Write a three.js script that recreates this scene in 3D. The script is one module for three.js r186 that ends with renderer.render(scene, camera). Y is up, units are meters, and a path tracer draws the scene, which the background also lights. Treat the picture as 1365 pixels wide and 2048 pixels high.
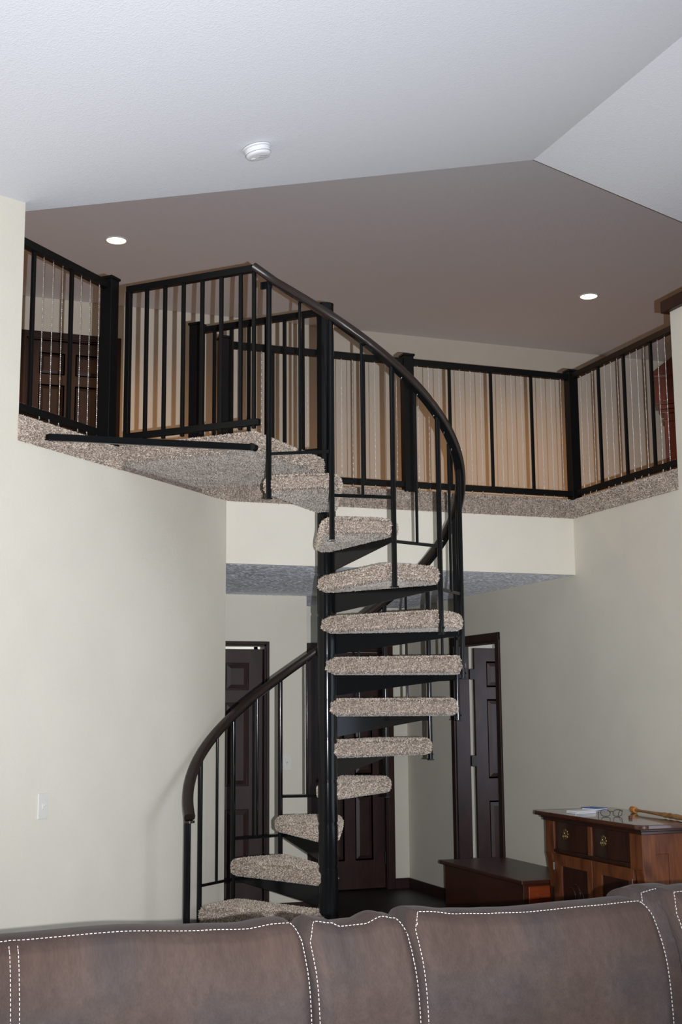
import * as THREE from 'three';
import { RoundedBoxGeometry } from 'three/addons/geometries/RoundedBoxGeometry.js';
import { mergeGeometries, toCreasedNormals } from 'three/addons/utils/BufferGeometryUtils.js';
import { MeshSurfaceSampler } from 'three/addons/math/MeshSurfaceSampler.js';
import { RectAreaLightUniformsLib } from 'three/addons/lights/RectAreaLightUniformsLib.js';

RectAreaLightUniformsLib.init();
const scene = new THREE.Scene();
const V = (x, y, z) => new THREE.Vector3(x, y, z);
const rad = THREE.MathUtils.degToRad;

// ---------- camera ----------
const EYE = V(0, 1.542, 0), F_PX = 2522.7, PITCH = 0.1553, YAW = 0.3555, ROLL = -0.0077;
const fwd = V(Math.sin(YAW) * Math.cos(PITCH), Math.sin(PITCH), -Math.cos(YAW) * Math.cos(PITCH));
const right0 = V(Math.cos(YAW), 0, Math.sin(YAW)), up0 = right0.clone().cross(fwd);
const camUp = up0.clone().multiplyScalar(Math.cos(ROLL)).addScaledVector(right0, -Math.sin(ROLL));
const camRight = right0.clone().multiplyScalar(Math.cos(ROLL)).addScaledVector(up0, Math.sin(ROLL));
const camera = new THREE.PerspectiveCamera(2 * Math.atan(1024 / F_PX) * 180 / Math.PI, 1365 / 2048, 0.05, 60);
camera.position.copy(EYE); camera.up.copy(camUp); camera.lookAt(EYE.clone().add(fwd)); scene.add(camera);

// ---------- light ----------
const renderer = new THREE.WebGLRenderer({ antialias: true });
renderer.toneMapping = THREE.LinearToneMapping;
renderer.toneMappingExposure = 1.0;
renderer.shadowMap.enabled = true;
scene.background = new THREE.Color().setRGB(0.62, 0.72, 0.86);            // overcast sky outside the windows
// the camera's flash unit: beside the lens, turned on its side with the camera
const flash = new THREE.SpotLight(new THREE.Color().setRGB(0.955, 0.975, 1.06), 139, 0, rad(41), 1.0, 2);
flash.position.copy(EYE).addScaledVector(camRight, 0.105).addScaledVector(camUp, -0.018);
flash.target.position.copy(flash.position).add(fwd).addScaledVector(camUp, 0.10).addScaledVector(camRight, -0.05); flash.shadow.radius = 0.35; flash.castShadow = true;
scene.add(flash, flash.target);
function windowLight(x, y, z, w, h, tx, ty, tz, k) {
  const l = new THREE.RectAreaLight(new THREE.Color().setRGB(0.80, 0.92, 1.12), k, w, h);
  l.position.set(x, y, z); l.lookAt(tx, ty, tz); scene.add(l); return l;
}
windowLight(-0.6, 1.2, 3.12, 2.2, 2.0, -0.6, 1.2, -3, 0.9);
windowLight(4.47, 1.4, -4.0, 3.0, 1.6, 0, 1.4, -4.0, 2.0);

// ---------- helpers ----------
let seed = 20240607;
function rnd() { seed |= 0; seed = seed + 0x6D2B79F5 | 0; let t = Math.imul(seed ^ seed >>> 15, 1 | seed); t = t + Math.imul(t ^ t >>> 7, 61 | t) ^ t; return ((t ^ t >>> 14) >>> 0) / 4294967296; }
const rr = (a, b) => a + (b - a) * rnd();
const used = {};
function numbered(n) { if (!(n in used)) { used[n] = 0; return n; } used[n]++; return n + '_' + String(used[n]).padStart(3, '0'); }
function flags(m) { m.castShadow = true; m.receiveShadow = true; return m; }
function merge(g) {
  if (!Array.isArray(g)) return g;
  if (g.length === 1) return g[0];
  return mergeGeometries(g.map((q) => { const r = q.index ? q.toNonIndexed() : q; for (const k of Object.keys(r.attributes)) if (!['position', 'normal', 'uv'].includes(k)) r.deleteAttribute(k); if (!r.attributes.normal) r.computeVertexNormals(); if (!r.attributes.uv) uvm(r); return r; }));
}
function part(name, geos, mat, parent) { const m = flags(new THREE.Mesh(merge(geos), mat)); m.name = parent ? name : numbered(name); (parent || scene).add(m); return m; }
function tag(o, label, category, group) { o.userData.label = label; o.userData.category = category; if (group) o.userData.group = group; return o; }
function thing(name, label, category, pos = [0, 0, 0], turn = 0, group) { const o = new THREE.Group(); o.name = numbered(name); o.position.set(...pos); o.rotation.y = turn; scene.add(o); return tag(o, label, category, group); }
function struct(name, geos, mat, label) { const m = part(name, geos, mat); m.userData.kind = 'structure'; if (label) m.userData.label = label; return m; }
function structGroup(name, label) { const o = new THREE.Group(); o.name = numbered(name); o.userData.kind = 'structure'; if (label) o.userData.label = label; scene.add(o); return o; }
function copyUnder(o, name) { const c = o.clone(); c.name = name; return c; }
// geometry with uv in metres
function uvm(g) {
  if (g.index) g = g.toNonIndexed();
  const p = g.attributes.position, n = g.attributes.normal, uv = new Float32Array(p.count * 2);
  for (let i = 0; i < p.count; i++) {
    const ax = Math.abs(n.getX(i)), ay = Math.abs(n.getY(i)), az = Math.abs(n.getZ(i));
    let u, v; if (ax >= ay && ax >= az) { u = p.getZ(i); v = p.getY(i); } else if (ay >= az) { u = p.getX(i); v = p.getZ(i); } else { u = p.getX(i); v = p.getY(i); }
    uv[2 * i] = u; uv[2 * i + 1] = v;
  }
  g.setAttribute('uv', new THREE.BufferAttribute(uv, 2)); return g;
}
function box(x0, x1, y0, y1, z0, z1) { const g = new THREE.BoxGeometry(Math.abs(x1 - x0), Math.abs(y1 - y0), Math.abs(z1 - z0)); g.translate((x0 + x1) / 2, (y0 + y1) / 2, (z0 + z1) / 2); return uvm(g); }
function rbox(x0, x1, y0, y1, z0, z1, r = 0.004, seg = 2) { const g = new RoundedBoxGeometry(Math.abs(x1 - x0), Math.abs(y1 - y0), Math.abs(z1 - z0), seg, r); g.translate((x0 + x1) / 2, (y0 + y1) / 2, (z0 + z1) / 2); return uvm(g); }
function cyl(r, y0, y1, seg = 16, x = 0, z = 0, r2 = r) { const g = new THREE.CylinderGeometry(r2, r, y1 - y0, seg); g.translate(x, (y0 + y1) / 2, z); return g; }
function rod(a, b, r, seg = 10) { const d = b.clone().sub(a), g = new THREE.CylinderGeometry(r, r, d.length(), seg); g.applyQuaternion(new THREE.Quaternion().setFromUnitVectors(V(0, 1, 0), d.clone().normalize())); const m = a.clone().add(b).multiplyScalar(0.5); return g.translate(m.x, m.y, m.z); }
function bar(a, b, w, h) { // rectangular bar from a to b, h in the vertical plane
  const d = b.clone().sub(a), L = d.length(), g = new THREE.BoxGeometry(L, h, w), X = d.normalize(), Z = X.clone().cross(V(0, 1, 0)).normalize(), Y = Z.clone().cross(X);
  g.applyMatrix4(new THREE.Matrix4().makeBasis(X, Y, Z)); const m = a.clone().add(b).multiplyScalar(0.5); return g.translate(m.x, m.y, m.z);
}
function prism(pts, y0, y1) { // plan polygon [x,z] extruded upward
  const s = new THREE.Shape(pts.map(([x, z]) => new THREE.Vector2(x, -z)));
  const g = new THREE.ExtrudeGeometry(s, { depth: y1 - y0, bevelEnabled: false }); g.rotateX(-Math.PI / 2); g.translate(0, y0, 0); return uvm(g);
}
function wallPoly(pts, depth) { const g = new THREE.ExtrudeGeometry(new THREE.Shape(pts.map(([x, y]) => new THREE.Vector2(x, y))), { depth, bevelEnabled: false }); return g; }
function lathe(pts, seg = 32) { return new THREE.LatheGeometry(pts.map(([r, y]) => new THREE.Vector2(r, y)), seg); }
function sweep(frames, profile, closedEnds = true) { // frames: {p, s, u}; profile: [[s,u],...] closed loop
  const n = profile.length, pos = [], idx = [], uv = []; let len = 0;
  frames.forEach((f, i) => { if (i) len += f.p.distanceTo(frames[i - 1].p); profile.forEach(([a, b], j) => { pos.push(f.p.x + f.s.x * a + f.u.x * b, f.p.y + f.s.y * a + f.u.y * b, f.p.z + f.s.z * a + f.u.z * b); uv.push(len, j / n * 0.15); }); });
  for (let i = 0; i < frames.length - 1; i++) for (let j = 0; j < n; j++) { const a = i * n + j, b = i * n + (j + 1) % n, c = a + n, d = b + n; idx.push(a, b, c, b, d, c); }
  if (closedEnds) for (const [base, flip] of [[0, 1], [(frames.length - 1) * n, 0]]) for (let j = 1; j < n - 1; j++) flip ? idx.push(base, base + j + 1, base + j) : idx.push(base, base + j, base + j + 1);
  const g = new THREE.BufferGeometry(); g.setAttribute('position', new THREE.Float32BufferAttribute(pos, 3)); g.setAttribute('uv', new THREE.Float32BufferAttribute(uv, 2)); g.setIndex(idx);
  return toCreasedNormals(g, rad(40));
}
// the 45 degree frame of the angled wall: a runs along it (away, to the right), b stands out from it
const S2 = Math.SQRT2;
const AB = (a, b, y = 0) => V((a + b) / S2, y, (b - a) / S2);

// ---------- textures ----------
const grids = {};
function lattice(n, s) { const k = n + '_' + s; if (!grids[k]) { const keep = seed; seed = 977 * s + n; const g = new Float32Array(n * n); for (let i = 0; i < n * n; i++) g[i] = rnd(); seed = keep; grids[k] = g; } return grids[k]; }
function vnoise(u, v, n, s = 1) { // tileable value noise, u v in 0..1
  const g = lattice(n, s), x = u * n, y = v * n, xi = Math.floor(x), yi = Math.floor(y), fx = x - xi, fy = y - yi, sx = fx * fx * (3 - 2 * fx), sy = fy * fy * (3 - 2 * fy);
  const q = (i, j) => g[((j % n + n) % n) * n + ((i % n + n) % n)];
  return (q(xi, yi) * (1 - sx) + q(xi + 1, yi) * sx) * (1 - sy) + (q(xi, yi + 1) * (1 - sx) + q(xi + 1, yi + 1) * sx) * sy;
}
function tex(size, fn, srgb, rep = 1) {
  const d = new Uint8Array(size * size * 4);
  for (let j = 0; j < size; j++) for (let i = 0; i < size; i++) { const c = fn((i + 0.5) / size, (j + 0.5) / size), o = 4 * (j * size + i); const k = Array.isArray(c) ? c : [c, c, c]; for (let m = 0; m < 3; m++) d[o + m] = Math.max(0, Math.min(255, Math.round(k[m] * 255))); d[o + 3] = 255; }
  const t = new THREE.DataTexture(d, size, size); t.wrapS = t.wrapT = THREE.RepeatWrapping; t.magFilter = THREE.LinearFilter; t.minFilter = THREE.LinearMipmapLinearFilter; t.generateMipmaps = true; t.repeat.set(rep, rep); if (srgb) t.colorSpace = THREE.SRGBColorSpace; t.needsUpdate = true; return t;
}
const wallBump = tex(512, (u, v) => 0.5 * vnoise(u, v, 160, 1) + 0.3 * vnoise(u, v, 64, 2) + 0.2 * vnoise(u, v, 24, 3), false, 1.6);
const sprayBump = tex(512, (u, v) => { const a = vnoise(u, v, 90, 4), b = vnoise(u, v, 180, 5), c = vnoise(u, v, 30, 6); return Math.min(1, Math.max(0, (a - 0.42) * 2.2)) * 0.65 + b * 0.2 + c * 0.15; }, false, 2.3);
const wallTone = tex(256, (u, v) => { const k = 0.965 + 0.035 * (0.5 * vnoise(u, v, 5, 7) + 0.5 * vnoise(u, v, 21, 8)); return [0.872 * k, 0.848 * k, 0.782 * k]; }, true, 0.31);
function woodTex(base, dark, along, rings, size = 512, amount = 1) {
  return tex(size, (u0, v0) => {
    const u = along === 'u' ? v0 : u0, v = along === 'u' ? u0 : v0;   // grain runs along v
    const warp = (vnoise(u, v * 1, 4, 11) - 0.5) * 0.5 + (vnoise(u, v, 9, 12) - 0.5) * 0.16;
    const ring = 0.5 + 0.5 * Math.sin((u + warp * 0.35) * rings * Math.PI * 2);
    const fib = vnoise(u, v * 0.12, 128, 13) * 0.6 + vnoise(u, v * 0.25, 64, 14) * 0.4;
    const k = Math.min(1, Math.max(0, (0.55 * ring * vnoise(u, v, 6, 15) * 1.5 + 0.6 * fib - 0.15) * amount));
    return base.map((b, i) => b + (dark[i] - b) * k);
  }, true);
}
const M = {};
const std = (o) => new THREE.MeshStandardMaterial(o), phy = (o) => new THREE.MeshPhysicalMaterial(o);
const lin = (r, g, b) => new THREE.Color().setRGB(r, g, b);
M.wall = std({ map: wallTone, roughness: 0.82, bumpMap: wallBump, bumpScale: 0.0006 });
M.ceil = std({ color: lin(0.735, 0.745, 0.765), roughness: 0.95, bumpMap: sprayBump, bumpScale: 0.0009 });
M.ceilPlain = std({ color: lin(0.80, 0.82, 0.86), roughness: 0.95 });
M.black = phy({ color: lin(0.0055, 0.0058, 0.0062), roughness: 0.13, specularIntensity: 0.45 });
M.railBlack = phy({ color: lin(0.0055, 0.0052, 0.0052), roughness: 0.34, specularIntensity: 0.4 });
M.handrail = phy({ color: lin(0.020, 0.0125, 0.0095), roughness: 0.34, specularIntensity: 0.7 });
M.chrome = std({ color: lin(0.85, 0.85, 0.84), metalness: 1, roughness: 0.18 });
M.wire = std({ color: lin(0.62, 0.59, 0.54), metalness: 1, roughness: 0.38 });
M.brass = std({ color: lin(0.62, 0.45, 0.20), metalness: 1, roughness: 0.32 });
M.oldBrass = std({ color: lin(0.36, 0.27, 0.13), metalness: 1, roughness: 0.42 });
M.darkMetal = std({ color: lin(0.03, 0.027, 0.025), metalness: 1, roughness: 0.4 });
M.door = phy({ map: woodTex([0.215, 0.135, 0.115], [0.145, 0.088, 0.074], 'v', 5), roughness: 0.45, specularIntensity: 0.7 });
M.trim = phy({ map: woodTex([0.195, 0.112, 0.092], [0.130, 0.073, 0.060], 'v', 4), roughness: 0.45, specularIntensity: 0.7 });
M.floor = phy({ map: woodTex([0.145, 0.125, 0.115], [0.085, 0.072, 0.066], 'v', 6), roughness: 0.48 });
M.oak = phy({ map: woodTex([0.455, 0.258, 0.140], [0.250, 0.130, 0.068], 'v', 7), roughness: 0.48, specularIntensity: 0.6 });
M.oakDark = phy({ map: woodTex([0.215, 0.105, 0.066], [0.130, 0.062, 0.040], 'v', 6), roughness: 0.36, clearcoat: 0.2, clearcoatRoughness: 0.2 });
M.oakTop = phy({ map: woodTex([0.320, 0.175, 0.115], [0.215, 0.110, 0.075], 'u', 6), roughness: 0.25, clearcoat: 0.8, clearcoatRoughness: 0.06 });
M.cherry = phy({ map: woodTex([0.285, 0.135, 0.080], [0.185, 0.082, 0.050], 'u', 5), roughness: 0.42, clearcoat: 0.25, clearcoatRoughness: 0.25 });
M.cherryBright = phy({ map: woodTex([0.560, 0.245, 0.105], [0.400, 0.155, 0.070], 'u', 5), roughness: 0.38, clearcoat: 0.3, clearcoatRoughness: 0.2 });
M.clockWood = phy({ map: woodTex([0.470, 0.215, 0.135], [0.325, 0.130, 0.085], 'v', 5), roughness: 0.35, clearcoat: 0.3, clearcoatRoughness: 0.2 });
M.plate = std({ color: lin(0.70, 0.685, 0.61), roughness: 0.4 });
M.white = std({ color: lin(0.72, 0.73, 0.73), roughness: 0.45 });
M.grey = std({ color: lin(0.35, 0.36, 0.36), roughness: 0.6 });
M.paper = std({ color: lin(0.80, 0.80, 0.82), roughness: 0.8 });
M.blue = std({ color: lin(0.030, 0.12, 0.42), roughness: 0.45 });
M.frameBlack = phy({ color: lin(0.008, 0.008, 0.012), roughness: 0.25, clearcoat: 0.6 });
M.lens = phy({ color: 0xffffff, transmission: 1, thickness: 0, roughness: 0.02, ior: 1.5 });
M.glass = phy({ color: 0xffffff, transmission: 1, thickness: 0, roughness: 0.0, ior: 1.5 });
M.cork = std({ map: tex(128, (u, v) => { const k = vnoise(u, v, 24, 31) * 0.5 + vnoise(u, v, 60, 32) * 0.5; return [0.80 - 0.14 * k, 0.56 - 0.14 * k, 0.28 - 0.10 * k]; }, true, 6), roughness: 0.8 });
M.bamboo = std({ map: woodTex([0.66, 0.48, 0.29], [0.44, 0.28, 0.15], 'u', 5, 256), roughness: 0.5 });
M.cubeWood = std({ color: lin(0.12, 0.045, 0.025), roughness: 0.5 });
M.sofa = phy({
  map: tex(512, (u, v) => { const k = 0.86 + 0.16 * vnoise(u, v, 7, 41) + 0.10 * (vnoise(u, v, 40, 42) - 0.5) + 0.10 * (vnoise(u, v, 200, 43) - 0.5), w = vnoise(u, v, 5, 44) - 0.5; return [(0.300 + 0.03 * w) * k, (0.253 - 0.004 * w) * k, (0.231 - 0.022 * w) * k]; }, true, 1.7),
  roughness: 0.82, specularIntensity: 0.5, bumpMap: tex(512, (u, v) => 0.6 * vnoise(u, v, 150, 45) + 0.4 * vnoise(u, v, 40, 46), false, 3), bumpScale: 0.0004, sheen: 0.12, sheenRoughness: 0.6, sheenColor: lin(0.5, 0.46, 0.44) });
M.thread = std({ color: lin(0.62, 0.57, 0.52), roughness: 0.7 });
const carpetMap = tex(512, (u, v) => { const k = vnoise(u, v, 150, 51) * 0.55 + vnoise(u, v, 80, 52) * 0.3 + vnoise(u, v, 20, 53) * 0.15; const t = Math.min(1, Math.max(0, (k - 0.3) * 2.4)); return [0.42 + 0.26 * t, 0.375 + 0.25 * t, 0.335 + 0.24 * t]; }, true, 2.2);
M.carpet = std({ map: carpetMap, roughness: 1, bumpMap: carpetMap, bumpScale: 0.004 });
M.pile = std({ color: 0xffffff, roughness: 1 });

// ---------- carpet pile: uncountable tufts standing on a carpeted surface ----------
const tuft = (() => { // a bent three-sided tuft
  const g = new THREE.CylinderGeometry(0.0017, 0.0026, 0.010, 3, 2, true); g.translate(0, 0.005, 0);
  const p = g.attributes.position; for (let i = 0; i < p.count; i++) { const y = p.getY(i) / 0.010; p.setX(i, p.getX(i) * (y > 0.9 ? 0.5 : 1) + 0.0032 * y * y); }
  g.computeVertexNormals(); return g;
})();
function pile(parent, geo, density, keep) {
  const m = new THREE.Mesh(geo.index ? geo.toNonIndexed() : geo, M.carpet), s = new MeshSurfaceSampler(m).setRandomGenerator(rnd).build();
  const tri = new THREE.Triangle(), pa = m.geometry.attributes.position; let area = 0;
  for (let i = 0; i < pa.count; i += 3) { tri.setFromAttributeAndIndices(pa, i, i + 1, i + 2); area += tri.getArea(); }
  const n = Math.floor(area * density), P = V(0, 0, 0), N = V(0, 0, 0), mats = [], cols = [];
  const q = new THREE.Quaternion(), q2 = new THREE.Quaternion(), mat = new THREE.Matrix4(), c = new THREE.Color();
  for (let i = 0; i < n; i++) {
    s.sample(P, N); if (keep && !keep(P, N)) continue;
    const patch = vnoise(P.x * 1.7 + 7.3, P.z * 1.7 + P.y * 2.1 + 3.1, 16, 61);
    const lean = V(rr(-1, 1), rr(-1, 1), rr(-1, 1)).multiplyScalar(0.62).add(V(0, -0.12, 0));
    q.setFromUnitVectors(V(0, 1, 0), N.clone().add(lean).normalize()); q2.setFromAxisAngle(V(0, 1, 0), rr(0, 6.283));
    const under = N.y < -0.7 + rr(-0.15, 0.15), k = rr(0.6, 1.0); mats.push(mat.clone().compose(P.clone().addScaledVector(N, -0.002), q.clone().multiply(q2), V(k, k * rr(0.8, 1.25) * (under ? 0.55 : 1), k)));
    const t = rnd(), sh = 0.82 + 0.30 * patch;
    if (under) c.setRGB(0.46 * sh * (0.7 + 0.6 * t), 0.415 * sh * (0.7 + 0.6 * t), 0.362 * sh * (0.7 + 0.6 * t)); else
    if (t < 0.22) c.setRGB(0.25 * sh, 0.180 * sh, 0.127 * sh); else if (t < 0.62) c.setRGB(0.50 * sh, 0.41 * sh, 0.325 * sh); else c.setRGB(0.72 * sh, 0.625 * sh, 0.515 * sh);
    cols.push(c.clone());
  }
  const im = new THREE.InstancedMesh(tuft, M.pile, mats.length);
  mats.forEach((x, i) => { im.setMatrixAt(i, x); im.setColorAt(i, cols[i]); });
  im.name = 'carpet_pile'; im.userData.kind = 'stuff'; im.castShadow = im.receiveShadow = true; parent.add(im); return im;
}

// ---------- the room ----------
const XR = 4.497, ZB = -7.508, CX = 2.027, LB = -3.876, CA = 6.742, COLA = 4.738;   // right wall, loft front, its corner, angled wall
const SOFF = 2.44, FL = 2.832, LOFT = 2.962, LC = 5.41, ZL = -11.73, ZV = -6.21, RX = 3.54, RY = 4.747, SL = 0.245;
const BD0 = 3.612;
const vaultY = (x) => RY - SL * Math.abs(x - RX);
struct('floor', box(-3.4, 9.3, -0.12, 0, ZL - 0.2, 3.3), M.floor, 'dark plank floor');
struct('floor_carpet', box(-3.2, 4.48, 0, 0.012, -6.95, 3.19), std({ map: tex(256, (u, v) => { const k = 0.9 + 0.2 * vnoise(u, v, 90, 81); return [0.74 * k, 0.72 * k, 0.70 * k]; }, true, 2), roughness: 1 }), 'pale living room carpet');
struct('wall_hall_closet', [box(BD0 - 0.2, BD0 + 0.9, 0, 2.44, -10.9, -10.85), box(BD0 - 0.2, BD0 - 0.15, 0, 2.44, -10.9, -10.58), box(BD0 + 0.85, BD0 + 0.9, 0, 2.44, -10.9, -10.58)], M.wall);
// angled wall under the loft and its full-height part
{
  const a0 = -0.64, top = (a) => vaultY((a + LB) / S2) + 0.02, g = wallPoly([[a0, 0], [CA, 0], [CA, FL], [COLA, FL], [COLA, top(COLA)], [a0, top(a0)]], 0.12);
  g.translate(0, 0, LB - 0.12); const gl = uvm(g); gl.rotateY(Math.PI / 4);
  struct('wall_left', gl, M.wall, 'cream painted wall standing at an angle');
}
struct('wall_living_left', box(-3.32, -3.2, 0, 3.2, -2.4, 3.2), M.wall);
// header below the loft and hall ceiling
struct('wall_loft_front', box(CX, XR, SOFF, FL, ZB - 0.012, ZB), M.wall, 'cream header below the loft');
{
  // sprayed relief on the underside is real: the camera and the flash look along it
  const x0 = 1.9, x1 = XR, z0 = -10.46, z1 = ZB - 0.013, st = 0.006, nx = Math.round((x1 - x0) / st), nz = Math.round((z1 - z0) / st), g = new THREE.PlaneGeometry(x1 - x0, z1 - z0, nx, nz);
  g.rotateX(Math.PI / 2); g.translate((x0 + x1) / 2, SOFF - 0.0005, (z0 + z1) / 2); const p = g.attributes.position;
  for (let i = 0; i < p.count; i++) { const x = p.getX(i), z = p.getZ(i), e = Math.min(1, (x - x0) / 0.02, (x1 - x) / 0.02, (z1 - z) / 0.02, (z - z0) / 0.02), h = Math.max(0, vnoise(x / 1.7, z / 1.7, 118, 91) - 0.38) * 0.0085 + vnoise(x / 1.3, z / 1.3, 125, 92) * 0.0026; p.setY(i, SOFF - 0.0005 - Math.max(0, e) * h); }
  g.computeVertexNormals(); const ge = g.toNonIndexed();
  struct('ceiling_hall', [box(0.6, XR, SOFF, FL - 0.001, -10.6, ZB - 0.0125), uvm(ge)], M.ceilPlain, 'textured hall ceiling');
}
// right wall with a doorway, and the knee wall above
const RD = [-9.455, -8.70], RW = [-5.5, -2.5, 0.6, 2.2];
struct('wall_right', [box(XR, XR + 0.12, 0, FL, -10.58, RD[0]), box(XR, XR + 0.12, 2.06, FL, RD[0], RD[1]), box(XR, XR + 0.12, 0, FL, RD[1], -6.285), box(XR, XR + 0.12, 0, 3.935, -6.285, RW[0]), box(XR, XR + 0.12, 0, 3.935, RW[1], 3.2), box(XR, XR + 0.12, 0, RW[2], RW[0], RW[1]), box(XR, XR + 0.12, RW[3], 3.935, RW[0], RW[1])], M.wall, 'cream right wall running into the hall');
const KW = struct('trim_1', rbox(XR - 0.035, XR + 0.16, 3.935, 4.012, -6.335, 3.2, 0.006), M.trim, 'dark wood cap on the knee wall');
// hall walls
const HZ = -9.505, HB = -10.46, HX = 3.23, LD = [2.176, 2.898], BD = [3.612, 4.302];
struct('wall_hall_left', [box(0.6, LD[0], 0, SOFF, HZ - 0.12, HZ), box(LD[0], LD[1], 2.052, SOFF, HZ - 0.12, HZ), box(LD[1], HX, 0, SOFF, HZ - 0.12, HZ), box(HX - 0.12, HX, 0, SOFF, HB, HZ - 0.12)], M.wall);
struct('wall_hall_back', [box(HX - 0.12, BD[0], 0, SOFF, HB - 0.12, HB), box(BD[0], BD[1], 2.06, SOFF, HB - 0.12, HB), box(BD[1], XR, 0, SOFF, HB - 0.12, HB)], M.wall);
struct('wall_hall_end', box(0.6, 0.72, 0, SOFF, HZ, -6.45), M.wall);
// rooms behind the two doors that stand ajar: pale walls with daylight
struct('wall_side_room', [box(6.6, 6.7, 0, SOFF, -10.6, -7.6), box(XR + 0.12, 6.6, 0, SOFF, -10.7, -10.6), box(XR + 0.12, 6.6, 0, SOFF, -7.6, -7.5), box(XR + 0.12, 6.7, SOFF, SOFF + 0.1, -10.7, -7.5)], M.wall);
struct('wall_back_room', [box(0.6, 3.2, 0, SOFF, -11.6, -11.5), box(0.5, 0.6, 0, SOFF, -11.6, HZ), box(HX - 0.12, HX - 0.02, 0, SOFF, -11.6, HB), box(0.6, HX - 0.02, SOFF - 0.04, SOFF, -11.6, HZ - 0.125)], M.wall);
windowLight(5.6, 1.5, -7.63, 0.9, 1.2, 5.6, 1.5, -10, 5);
windowLight(0.63, 1.5, -10.5, 0.9, 1.2, 3, 1.5, -10.5, 14);
// loft
struct('wall_loft_back', [box(0.1, 1.222, LOFT, LC, ZL - 0.12, ZL), box(1.222, 2.052, LOFT + 2.06, LC, ZL - 0.12, ZL), box(2.052, 9.3, LOFT, LC, ZL - 0.12, ZL), box(1.222, 2.052, LOFT, LOFT + 2.06, ZL - 0.12, ZL - 0.07)], M.wall, 'tan loft back wall');
struct('wall_loft_left', box(0.0, 0.12, LOFT, LC, ZL, -5.86), M.wall);
struct('wall_loft_right', box(9.2, 9.3, FL, LC, ZL, -4.0), M.wall);
struct('wall_loft_end', box(XR + 0.12, 9.3, FL, LC, -4.1, -4.0), M.wall);
struct('ceiling_loft', box(-0.1, 9.4, LC, LC + 0.12, ZL - 0.1, ZV), M.ceil, 'flat grey-white loft ceiling');
// vaulted living room ceiling: two slopes on a ridge, ending in a drop at the loft
{
  const zn = 3.3, t = 0.14, slope = (x0, x1) => { const g = wallPoly([[x0, vaultY(x0)], [x1, vaultY(x1)], [x1, vaultY(x1) + t], [x0, vaultY(x0) + t]], zn - ZV); g.translate(0, 0, ZV); return uvm(g); };
  struct('ceiling_vault_left', slope(-3.4, RX), M.ceil, 'textured white sloping ceiling left of the ridge');
  struct('ceiling_vault_right', slope(RX, 9.3), M.ceil, 'textured white sloping ceiling right of the ridge');
  const g = wallPoly([[-0.1, vaultY(-0.1) + t], [RX, RY + t], [9.3, vaultY(9.3) + t], [9.3, LC], [-0.1, LC]], 0.1); g.translate(0, 0, ZV); struct('wall_vault_end', uvm(g), M.wall);
}
// windows outside the view: one behind the camera, one in the right wall
{
  const y0 = 0.2, y1 = 2.2, a = -1.7, b = 0.5;
  struct('wall_back', [box(-3.32, a, 0, 3.6, 3.2, 3.32), box(b, XR + 0.12, 0, 4.7, 3.2, 3.32), box(a, b, 0, y0, 3.2, 3.32), box(a, b, y1, vaultY(b) + 0.1, 3.2, 3.32)], M.wall);
  const w = structGroup('window_1'), v = structGroup('window_2');
  part('window_frame', [box(a, b, y0, y0 + 0.06, 3.19, 3.28), box(a, b, y1 - 0.06, y1, 3.19, 3.28), box(a, a + 0.06, y0 + 0.06, y1 - 0.06, 3.19, 3.28), box(b - 0.06, b, y0 + 0.06, y1 - 0.06, 3.19, 3.28), box((a + b) / 2 - 0.03, (a + b) / 2 + 0.03, y0 + 0.06, y1 - 0.06, 3.2, 3.27)], M.trim, w);
  part('pane', box(a + 0.06, b - 0.06, y0 + 0.06, y1 - 0.06, 3.236, 3.24), M.glass, w);
  const [z0, z1, q0, q1] = RW;
  part('window_frame', [box(XR - 0.01, XR + 0.09, q0, q0 + 0.06, z0, z1), box(XR - 0.01, XR + 0.09, q1 - 0.06, q1, z0, z1), box(XR - 0.01, XR + 0.09, q0 + 0.06, q1 - 0.06, z0, z0 + 0.06), box(XR - 0.01, XR + 0.09, q0 + 0.06, q1 - 0.06, z1 - 0.06, z1), box(XR, XR + 0.08, q0 + 0.06, q1 - 0.06, (z0 + z1) / 2 - 0.03, (z0 + z1) / 2 + 0.03)], M.trim, v);
  part('pane', box(XR + 0.04, XR + 0.044, q0 + 0.06, q1 - 0.06, z0 + 0.06, z1 - 0.06), M.glass, v);
}
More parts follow.
